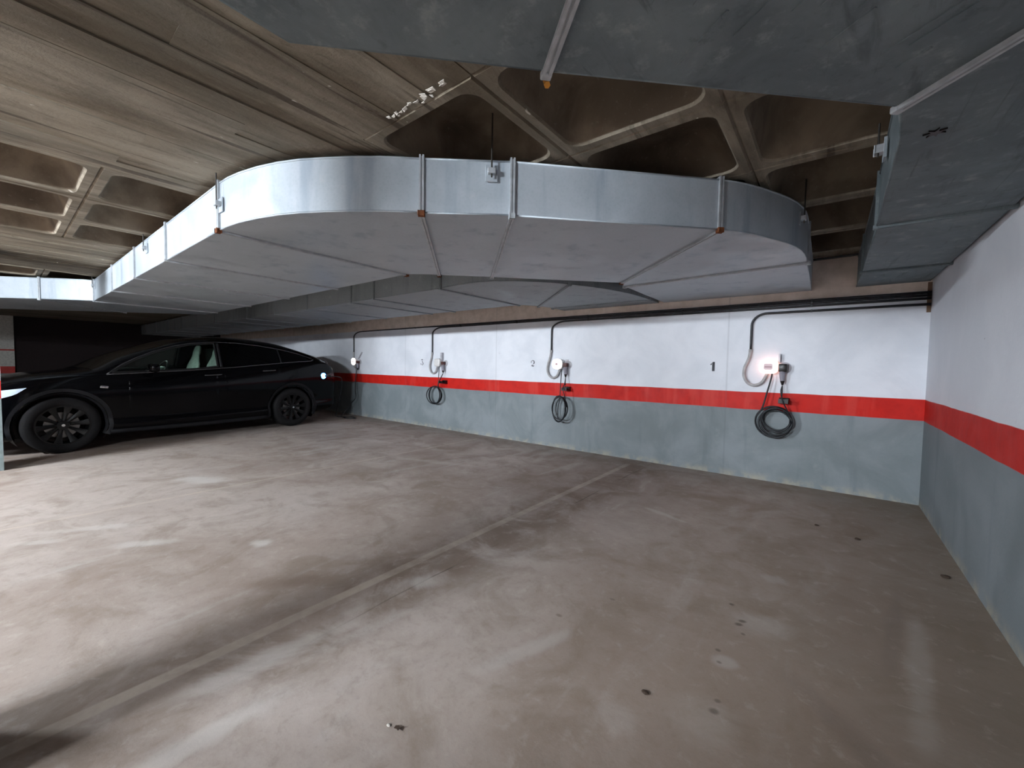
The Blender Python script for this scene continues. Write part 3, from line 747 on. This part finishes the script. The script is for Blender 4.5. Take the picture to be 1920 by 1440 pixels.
# ------------------------------------------------------------------ columns
def column(x0, x1, y0, y1, label, line=False):
    root = empty('column', ((x0+x1)/2, (y0+y1)/2, 0), 0, label, 'column')
    bm = bmesh.new(); box(bm, x0, x1, y0, y1, 0, 0.81); obj('grey_band', bm, M_col, root)
    bm = bmesh.new(); box(bm, x0, x1, y0, y1, 0.81, 1.01); obj('red_band', bm, M_colr, root)
    bm = bmesh.new(); box(bm, x0, x1, y0, y1, 1.01, HC+0.01); o = obj('white_band', bm, M_colw, root)
    if line:
        bm = bmesh.new(); box(bm, x0-.004, x1+.004, y0-.004, y1+.004, 1.46, 1.50); obj('thin_red_line', bm, M_redline, o)
    rel(root); return root
column(-8.38, -7.96, -5.80, -5.372, 'painted concrete column at the left picture edge, in front of the car bonnet')
column(-2.99, -2.61, -5.92, -5.52, 'painted concrete column out of frame at the lower left')
column(-19.9, -19.2, -5.7, -5.05, 'distant column with a thin red line above its red band, beyond the car', True)

# ------------------------------------------------------------------ lamps
for i, (lx, ly, ln, st) in enumerate(LAMPS):
    if not st: continue
    root = empty('tube_lamp', (lx, ly, 2.40), 0, 'fluorescent ceiling lamp %s' % ('over the aisle behind the camera', 'over the aisle left of the near column')[i], 'lamp')
    bm = bmesh.new(); box(bm, lx-ln/2, lx+ln/2, ly-0.06, ly+0.06, 2.40, 2.46, 0.01); obj('lamp_body', bm, M_plasticw, root)
    m = glow('lamp_tube_%s' % 'ab'[i], (0.84, 0.92, 1.0, 1), st)
    bm = bmesh.new(); tube(bm, [(lx-ln/2+.03, ly, 2.365), (lx+ln/2-.03, ly, 2.365)], 0.022, 12, False); obj('lamp_tube', bm, m, root, True)
    rel(root)

# ------------------------------------------------------------------ debris
bm = bmesh.new()
lp = [(0, 0), (.010, .006), (.022, .004), (.032, .010), (.026, -.002), (.030, -.012), (.016, -.008), (.004, -.010)]
prism(bm, [Vector((-1.86+a, -4.57+b, 0.001+abs(a)*0.25)) for a, b in lp], (0, 0, 0), (0, 0, 0.0015))
tag(obj('dry_leaf', bm, M_leaf), 'small dark dry leaf on the concrete at the bottom of the picture', 'leaf')
for (px, py, r, nm, mt, lb) in [(-1.88, -4.585, .006, 'pebble', M_flake, 'tiny white chip beside the dry leaf'), (-0.75, -1.28, .012, 'pebble', M_leaf, 'dark pebble, the left of two near the back corner'),
    (-0.50, -1.42, .014, 'pebble', M_leaf, 'dark pebble, the right of two near the back corner'), (-0.10, -1.80, .018, 'pebble', M_leaf, 'dark flat pebble close to the right wall'), (-1.23, -3.87, .011, 'pebble', M_leaf, 'brown chip alone on the floor right of centre, low in the picture')]:
    bm = bmesh.new(); bmesh.ops.create_icosphere(bm, subdivisions=2, radius=r)
    for v in bm.verts: v.co = Vector((v.co.x*1.3+px, v.co.y+py, max(0, v.co.z*0.5+r*0.4))) + Vector((random.uniform(-1, 1), random.uniform(-1, 1), 0))*r*0.15
    tag(obj(nm, bm, mt), lb, 'pebble')
#CAR#
# ------------------------------------------------------------------ the car (local x = nose to tail from the front axle, -y = side facing the camera)
CA = Vector((-8.6888, -4.8594, 0)); CD = Vector((-0.10613, 0.99435, 0)); CNv = Vector((0.99435, 0.10613, 0)); HW = 1.04
car = empty('car', CA-CNv*HW, math.atan2(CD.y, CD.x), 'black fastback car parked tail to the back wall, blue light glowing at its tail', 'car')
K_S = [-1.04, -.97, -.85, -.6, -.2, .3, .7, 1.0, 1.6, 2.2, 2.9, 3.5, 3.85, 4.02, 4.12, 4.17]
K_W = [.50, .64, .79, .93, 1.01, 1.03, 1.04, 1.04, 1.04, 1.04, 1.04, 1.02, .975, .93, .86, .76]
K_B = [.34, .26, .22, .21, .20, .20, .19, .19, .19, .19, .20, .22, .25, .29, .36, .46]
K_T = [.60, .68, .76, .86, .98, 1.035, 1.065, 1.085, 1.12, 1.17, 1.23, 1.28, 1.25, 1.17, 1.05, .92]      # shoulder / belt height
K_R = [.62, .71, .80, .90, 1.01, 1.075, 1.27, 1.40, 1.575, 1.605, 1.545, 1.40, 1.30, 1.22, 1.08, .94]     # rail height
K_RW = [.36, .50, .64, .78, .86, .90, .86, .83, .765, .74, .73, .76, .79, .78, .74, .66]                  # rail half width
K_C = [.63, .74, .83, .93, 1.05, 1.12, 1.335, 1.46, 1.65, 1.71, 1.665, 1.525, 1.40, 1.29, 1.12, .95]      # centre height
def kv(A, s):
    if s <= K_S[0]: return A[0]
    if s >= K_S[-1]: return A[-1]
    for i in range(len(K_S)-1):
        if s <= K_S[i+1]: break
    h = K_S[i+1]-K_S[i]; t = (s-K_S[i])/h
    def sl(j):
        if j <= 0: return (A[1]-A[0])/(K_S[1]-K_S[0])
        if j >= len(A)-1: return (A[-1]-A[-2])/(K_S[-1]-K_S[-2])
        a = (A[j]-A[j-1])/(K_S[j]-K_S[j-1]); b = (A[j+1]-A[j])/(K_S[j+1]-K_S[j])
        return 0 if a*b <= 0 else 2*a*b/(a+b)
    m0, m1 = sl(i)*h, sl(i+1)*h
    return (2*t**3-3*t*t+1)*A[i] + (t**3-2*t*t+t)*m0 + (-2*t**3+3*t*t)*A[i+1] + (t**3-t*t)*m1
NSEG = 4
def sect(s):
    W_, B_, T_, R_, RW, Cc = (kv(A, s) for A in (K_W, K_B, K_T, K_R, K_RW, K_C))
    H = T_-B_
    belt = W_*.925
    P = [(0, B_), (.5*W_, B_), (.86*W_, B_), (.955*W_, B_+.05*H), (.985*W_, B_+.16*H), (.955*W_, B_+.26*H), (.985*W_, B_+.44*H), (1.0*W_, B_+.66*H), (.985*W_, B_+.84*H), (.955*W_, T_-.02*H), (belt, T_+.012),
         (belt*.67+RW*.33+.012, T_*.67+R_*.33), (belt*.33+RW*.67+.012, T_*.33+R_*.67), (RW, R_), (.80*RW, R_*.40+Cc*.60), (.45*RW, R_*.08+Cc*.92), (0, Cc)]
    out = []
    n = len(P)
    for i in range(n-1):
        p0 = P[max(i-1, 0)]; p1 = P[i]; p2 = P[i+1]; p3 = P[min(i+2, n-1)]
        for k in range(NSEG):
            t = k/NSEG
            out.append(tuple(0.5*((2*p1[j]) + (p2[j]-p0[j])*t + (2*p0[j]-5*p1[j]+4*p2[j]-p3[j])*t*t + (3*p1[j]-p0[j]-3*p2[j]+p3[j])*t**3) for j in (0, 1)))
    out.append(P[-1]); return out
I_SILL, I_RAIL = 3*NSEG, 13*NSEG
def Wsz(s, z):
    S = sect(s)[I_SILL:I_RAIL+1]
    for a, b in zip(S, S[1:]):
        if (a[1]-z)*(b[1]-z) <= 0 and abs(a[1]-b[1]) > 1e-9:
            t = (z-a[1])/(b[1]-a[1]); return a[0]+(b[0]-a[0])*t
    return S[-1][0] if z > S[-1][1] else S[0][0]
WH = [(0.0, .375), (3.102, .375)]; RA = .435
WINF = [(.50, 1.075), (.62, 1.17), (.80, 1.275), (1.0, 1.375), (1.25, 1.465), (1.5, 1.53), (1.80, 1.565), (1.845, 1.567), (1.83, 1.17), (1.5, 1.128), (1.0, 1.098), (.7, 1.085)]
WINR = [(1.915, 1.175), (1.925, 1.572), (2.2, 1.567), (2.6, 1.535), (2.88, 1.495), (2.86, 1.255), (2.4, 1.21)]
WINQ = [(2.92, 1.262), (2.94, 1.487), (3.15, 1.450), (3.35, 1.402), (3.52, 1.355), (3.555, 1.325), (3.50, 1.305), (3.2, 1.283)]
def inpoly(x, y, P):
    r = False; n = len(P)
    for i in range(n):
        a, b = P[i], P[(i+1) % n]
        if (a[1] > y) != (b[1] > y) and x < (b[0]-a[0])*(y-a[1])/(b[1]-a[1])+a[0]: r = not r
    return r
ss = []
s = K_S[0]
while s < K_S[-1]: ss.append(s); s += 0.03
ss.append(K_S[-1])
bm = bmesh.new(); grid = []
for s in ss:
    row = sect(s); full = [(-w_, z) for w_, z in row] + [(w_, z) for w_, z in row[-2:0:-1]]
    grid.append([[s, y, z] for y, z in full])
for row in grid:
    for v in row:
        if abs(v[1]) > .55 and v[2] < 1.0:
            for cx, cz in WH:
                dx, dz = v[0]-cx, v[2]-cz; r = math.hypot(dx, dz)
                if abs(r-RA) < .022 and r > 0: v[0] = cx+dx*RA/r; v[2] = cz+dz*RA/r
G = [[bm.verts.new(v) for v in row] for row in grid]; nn = len(G[0])
for i in range(len(G)-1):
    for k in range(nn):
        q = (G[i][k], G[i][(k+1) % nn], G[i+1][(k+1) % nn], G[i+1][k])
        c = sum((v.co for v in q), Vector())/4
        if abs(c.y) > .55 and c.z < 1.0 and any(math.hypot(c.x-cx, c.z-cz) < RA-.002 for cx, cz in WH): continue
        if abs(c.y) > .6 and c.z > 1.04 and inpoly(c.x, c.z, WINF): continue
        try: bm.faces.new(q)
        except ValueError: pass
bm.faces.new(G[0][::-1]); bm.faces.new(G[-1])
bmesh.ops.delete(bm, geom=[v for v in bm.verts if not v.link_faces], context='VERTS')
body = obj('body', bm, M_paint, car, True, 40)
def panel(bm, poly, side, off=.004, st=.04):
    """glass or skin panel following the body side; poly in (s, z)"""
    xs_ = [p[0] for p in poly]; x0, x1 = min(xs_), max(xs_); n = max(2, int((x1-x0)/st))
    def span(x):
        zz = []
        for i in range(len(poly)):
            a, b = poly[i], poly[(i+1) % len(poly)]
            if (a[0]-x)*(b[0]-x) <= 0 and abs(a[0]-b[0]) > 1e-9: zz.append(a[1]+(b[1]-a[1])*(x-a[0])/(b[0]-a[0]))
        return (min(zz), max(zz)) if zz else (poly[0][1],)*2
    cols = []
    for i in range(n+1):
        x = x0+(x1-x0)*min(max(i/n, 1e-4), 1-1e-4); lo, hi = span(x)
        cols.append([bm.verts.new((x, side*(Wsz(x, lo+(hi-lo)*k/6)+off), lo+(hi-lo)*k/6)) for k in range(7)])
    for a, b in zip(cols, cols[1:]):
        for k in range(6): bm.faces.new((a[k], a[k+1], b[k+1], b[k]))
def line3(pts, side, off=0.003): return [(p[0], side*(Wsz(p[0], p[1])+off), p[1]) for p in pts]
def dens(pts, closed=False, st=.05):
    out = []; n = len(pts)
    for i in range(n if closed else n-1):
        a, b = pts[i], pts[(i+1) % n]; m = max(1, int(math.hypot(b[0]-a[0], b[1]-a[1])/st))
        for k in range(m): out.append((a[0]+(b[0]-a[0])*k/m, a[1]+(b[1]-a[1])*k/m))
    out.append(pts[0] if closed else pts[-1]); return out
for side in (-1, 1):
    dr = bmesh.new(); panel(dr, [(.62, .42), (.625, 1.035), (1.84, 1.125), (1.845, .42)], side, .001)
    d1 = obj('front_door', dr, M_paint, car, True)
    dr = bmesh.new(); panel(dr, [(1.87, .42), (1.88, 1.13), (2.86, 1.215), (2.88, .95), (2.70, .70), (2.60, .42)], side, .001)
    d2 = obj('rear_door', dr, M_paint, car, True)
    for d, a in ((d1, 1.88), (d2, 2.78)):
        h = bmesh.new(); zc = 1.03 if d is d1 else 1.10
        tube(h, line3([(a-.25-.02 if d is d1 else a-.25, zc-.006), (a-.12, zc), (a-.02, zc+.006)], side, .010), .011, 6)
        o = obj('door_handle', h, M_dchrome, d, True)
    h = bmesh.new(); panel(h, WINF, side, .0)
    g = obj('front_side_glass', h, M_glass, d1, True)
    h = bmesh.new(); panel(h, WINR, side, .006); obj('rear_side_glass', h, M_tint, d2, True)
    h = bmesh.new(); panel(h, WINQ, side, .006); obj('quarter_glass', h, M_tint, car, True)
    # gaskets and bright trim
    h = bmesh.new(); tube(h, line3(dens(WINF, True, .04), side, .002), .017, 6, False, False); obj('window_gasket', h, M_trimk, d1, True)
    h = bmesh.new(); tube(h, line3([(1.88, 1.16), (1.885, 1.36), (1.89, 1.57)], side, .004), .022, 6); obj('door_pillar', h, M_trimk, d2, True)
    h = bmesh.new(); tube(h, line3([(2.90, 1.25), (2.91, 1.36), (2.915, 1.49)], side, .006), .012, 6); obj('door_pillar', h, M_trimk, d2, True)
    lo = dens([(.44, 1.050), (1.0, 1.083), (1.5, 1.112), (2.1, 1.160), (2.9, 1.243), (3.25, 1.275), (3.50, 1.292), (3.60, 1.318), (3.58, 1.345)], st=.06)
    hi = dens([(.44, 1.050), (.62, 1.195), (.80, 1.300), (1.0, 1.398), (1.25, 1.487), (1.5, 1.551), (1.85, 1.590), (2.2, 1.592), (2.6, 1.56), (3.0, 1.505), (3.35, 1.428), (3.58, 1.345)], st=.06)
    h = bmesh.new(); tube(h, line3(lo, side, .006), .010, 6, False); obj('window_trim', h, M_dchrome, car, True)
    h = bmesh.new(); tube(h, line3(hi, side, .004), .009, 6, False); obj('window_trim', h, M_dchrome, car, True)
    # side repeater
    h = bmesh.new(); obox(h, (.40, side*(Wsz(.40, .875)+.006), .875), (.98, 0, -.15), (0, 1, 0), (.15, 0, .98), .085, .016, .034, .006); o = obj('side_repeater', h, M_chrome, car, True, 40)
    # wheel arch lips, sill, liner
    for cx, cz in WH:
        h = bmesh.new(); pts = []
        for a in range(-22, 203, 5):
            x, z = cx+(RA+.012)*math.cos(math.radians(a)), cz+(RA+.012)*math.sin(math.radians(a))
            if z > .2: pts.append((x, side*(Wsz(x, z)+.004), z))
        A_ = [h.verts.new(p) for p in pts]; B_ = []
        for a in range(-22, 203, 5):
            x, z = cx+(RA+.012)*math.cos(math.radians(a)), cz+(RA+.012)*math.sin(math.radians(a))
            if z > .2:
                x2, z2 = cx+(RA+.055)*math.cos(math.radians(a)), cz+(RA+.055)*math.sin(math.radians(a))
                B_.append(h.verts.new((x2, side*(Wsz(x2, max(z2, .22))+.010), z2)))
        C_ = []
        for v in A_:
            dx, dz = v.co.x-cx, v.co.z-cz; r = math.hypot(dx, dz)
            C_.append(h.verts.new((cx+dx*(RA-.02)/r, v.co.y-side*.05, cz+dz*(RA-.02)/r)))
        for i in range(len(A_)-1):
            h.faces.new((A_[i], A_[i+1], B_[i+1], B_[i])); h.faces.new((C_[i], C_[i+1], A_[i+1], A_[i]))
        obj('wheel_arch', h, M_archk, car, True, 50)
        h = bmesh.new(); ring = []
        for a in range(-30, 211, 8):
            x, z = cx+(RA+.02)*math.cos(math.radians(a)), cz+(RA+.02)*math.sin(math.radians(a))
            ring.append((h.verts.new((x, side*.98, z)), h.verts.new((x, side*.55, z))))
        for a, b in zip(ring, ring[1:]): h.faces.new((a[0], b[0], b[1], a[1]))
        h.faces.new([r_[1] for r_ in ring]); obj('wheel_liner', h, M_plasticb, car)
    h = bmesh.new(); tube(h, [(.46, side*.985, .235), (1.6, side*1.0, .225), (2.64, side*.985, .235)], .035, 8); obj('sill_cladding', h, M_archk, car, True)
    # wheels
    for cx, cz in WH:
        h = bmesh.new(); y0 = side*1.015; yi = side*.76; m = side
        prof = [(0, .262), (.012*m, .285), (.010*m, .335), (-.015*m, .364), (-.05*m, .375), (-.20*m, .375), (-.24*m, .36), (-.255*m, .30), (-.255*m, .25), (-.20*m, .245), (-.03*m, .25)]
        lathe(h, prof+[prof[0]], (cx, y0, cz), (0, 1, 0), 56); ty = obj('wheel', h, M_tyre, car, True, 40)
        ty['label'] = 'black tyre on a black ten-spoke wheel'
        h = bmesh.new(); lathe(h, [(-.006*m, .263), (.004*m, .262), (.003*m, .246), (-.03*m, .240), (-.13*m, .235)], (cx, y0, cz), (0, 1, 0), 48)
        rim = obj('rim', h, M_rim, ty, True, 40)
        for k in range(10):
            h = bmesh.new(); a = 2*PI*k/10+.1; d = Vector((math.cos(a), 0, math.sin(a))); t = Vector((-d.z, 0, d.x))
            P0 = Vector((cx, y0, cz)); q = []
            for r_, wd, dp in ((.04, .030, -.030), (.12, .040, -.030), (.20, .062, -.018), (.250, .088, -.004)):
                q.append([h.verts.new(P0+d*r_+t*wd/2*sg+Vector((0, m*(dp+ex), 0))) for sg, ex in ((-1, -.02), (-1, -.004), (0, .004), (1, -.004), (1, -.02))])
            for a1, b1 in zip(q, q[1:]):
                for j in range(4): h.faces.new((a1[j], a1[j+1], b1[j+1], b1[j]))
            obj('spoke', h, M_rim, ty, True, 30)
        h = bmesh.new(); lathe(h, [(-.02*m, .062), (-.008*m, .058), (-.004*m, .03), (-.004*m, 0)], (cx, y0, cz), (0, 1, 0), 24); obj('wheel_hub', h, M_rim, ty, True, 40)
        h = bmesh.new(); lathe(h, [(-.004*m, .020), (.001*m, .017), (.001*m, 0)], (cx, y0, cz), (0, 1, 0), 12); obj('hub_emblem', h, M_chrome, ty, True, 40)
        h = bmesh.new(); lathe(h, [(-.09*m, .17), (-.08*m, .17), (-.08*m, .06), (-.06*m, .055), (-.06*m, 0)], (cx, y0, cz), (0, 1, 0), 36); obj('brake_disc', h, M_disc, ty, True, 30)
    # head and tail lamps
    h = bmesh.new(); panel(h, [(-.92, .70), (-.90, .79), (-.6, .845), (-.30, .885), (-.40, .80), (-.55, .745), (-.8, .70)], side, .008); o = obj('headlamp', h, M_lampg, car, True)
    h = bmesh.new(); panel(h, [(3.86, .92), (3.80, 1.0), (3.98, 1.05), (4.10, 1.0), (4.12, .93)], side, .006); obj('tail_lamp', h, M_taill, car, True)
    # mirror
    h = bmesh.new(); obox(h, (.93, side*1.085, 1.145), (1, 0, 0), (0, 1, 0), (0, 0, 1), .12, .20, .13, .04); mr = obj('wing_mirror', h, M_paint, car, True, 60)
    h = bmesh.new(); obox(h, (.90, side*.98, 1.10), (1, 0, 0), (0, 1, 0), (0, 0, 1), .06, .14, .03, .01); obj('mirror_arm', h, M_trimk, mr)
# charge port light on the near side
yw = -(Wsz(3.78, .985)+.010)
h = bmesh.new(); lathe(h, [(0, .030), (.004, .026), (.004, 0)], (3.76, yw+.004, .985), (0, -1, 0), 16); o = obj('charge_port_light', h, M_bluec, car, True, 40); o['label'] = 'small glowing blue-white charge port light'
h = bmesh.new(); lathe(h, [(0, .062), (.004, .058), (.004, .032), (0, .030)], (3.76, yw+.002, .985), (0, -1, 0), 20); o2 = obj('charge_port_ring', h, M_blue, o, True, 40)
h = bmesh.new(); tube(h, [(3.80, yw+.01, .985), (3.86, yw-.045, .985), (3.90, yw-.06, .965)], .022, 8); o = obj('charge_plug', h, M_plasticb, car, True)
# windscreen, roof glass, rear spoiler
def topglass(name, s0, s1, frac, mat):
    h = bmesh.new(); rows = []; n = 16
    for i in range(n+1):
        s = s0+(s1-s0)*i/n; S = sect(s)[I_RAIL:]; f = [(w_*frac, z+.004) for w_, z in S]
        rows.append([h.verts.new((s, -w_, z)) for w_, z in f] + [h.verts.new((s, w_, z)) for w_, z in f[-2::-1]])
    for a, b in zip(rows, rows[1:]):
        for k in range(len(a)-1): h.faces.new((a[k], a[k+1], b[k+1], b[k]))
    return obj(name, h, mat, car, True)
topglass('windscreen', .34, 1.50, .97, plain('windscreen_glass', rgb(14, 14, 14), 0.08, **{'Specular IOR Level': 1.0})); topglass('roof_glass', 1.56, 2.85, .93, M_tint); topglass('rear_window', 2.95, 3.90, .90, M_tint)
h = bmesh.new(); tube(h, [(4.00, -.74, 1.225), (4.12, -.5, 1.265), (4.17, 0, 1.285), (4.12, .5, 1.265), (4.00, .74, 1.225)], .028, 8); obj('spoiler', h, M_paint, car, True)
# cabin
h = bmesh.new(); box(h, .75, 2.9, -.86, .86, .55, .66); obj('cabin_floor', h, M_cabin, car)
h = bmesh.new(); box(h, .62, .95, -.84, .84, .66, 1.055, .05); obj('dashboard', h, M_cabin, car)
h = bmesh.new(); box(h, 2.15, 2.18, -.80, .80, .66, 1.5); obj('cabin_divider', h, M_cabin, car)
h = bmesh.new(); box(h, 1.25, 1.33, -.10, .10, 1.50, 1.515); obj('cabin_fill', h, glow('cabin_fill_glow', (0.8, 1.0, 0.93, 1), 22), car)  # unseen glowing box, added to brighten the seats
for sy in (-.42, .42):
    h = bmesh.new(); obox(h, (1.72, sy, .80), (1, 0, 0), (0, 1, 0), (0, 0, 1), .50, .50, .18, .05)
    st_ = obj('front_seat', h, M_seat, car, True, 50)
    h = bmesh.new(); d = Vector((.22, 0, .975)).normalized(); q = []
    for t_, wd, th in ((0, .24, .07), (.2, .26, .075), (.38, .24, .06), (.50, .15, .05), (.56, .12, .05), (.62, .125, .055), (.72, .10, .045), (.75, .06, .03)):
        c = Vector((1.90, sy, .82))+d*t_
        q.append([h.verts.new(c+Vector((th*math.cos(a)*.9, wd*math.sin(a), 0))) for a in [2*PI*i/14 for i in range(14)]])
    for a, b in zip(q, q[1:]):
        for k in range(14): h.faces.new((a[k], a[(k+1) % 14], b[(k+1) % 14], b[k]))
    h.faces.new(q[0][::-1]); h.faces.new(q[-1]); obj('seat_back', h, M_seat, st_, True)
h = bmesh.new()
cw = Vector((1.22, -.42, 1.08)); ax = Vector((-.9, 0, .42)).normalized(); u_ = Vector((0, 1, 0)); v_ = ax.cross(u_)
tube(h, [cw+(u_*math.cos(a)+v_*math.sin(a))*.18 for a in [2*PI*i/24 for i in range(25)]], .016, 6, False)
tube(h, [cw-u_*.17, cw+u_*.17], .02, 6, False); obj('steering_wheel', h, M_cabin, car, True)
h = bmesh.new(); obox(h, cw+Vector((.01, 0, 0)), ax, u_, v_, .04, .14, .12, .02); obj('steering_hub', h, M_seat, car, True)
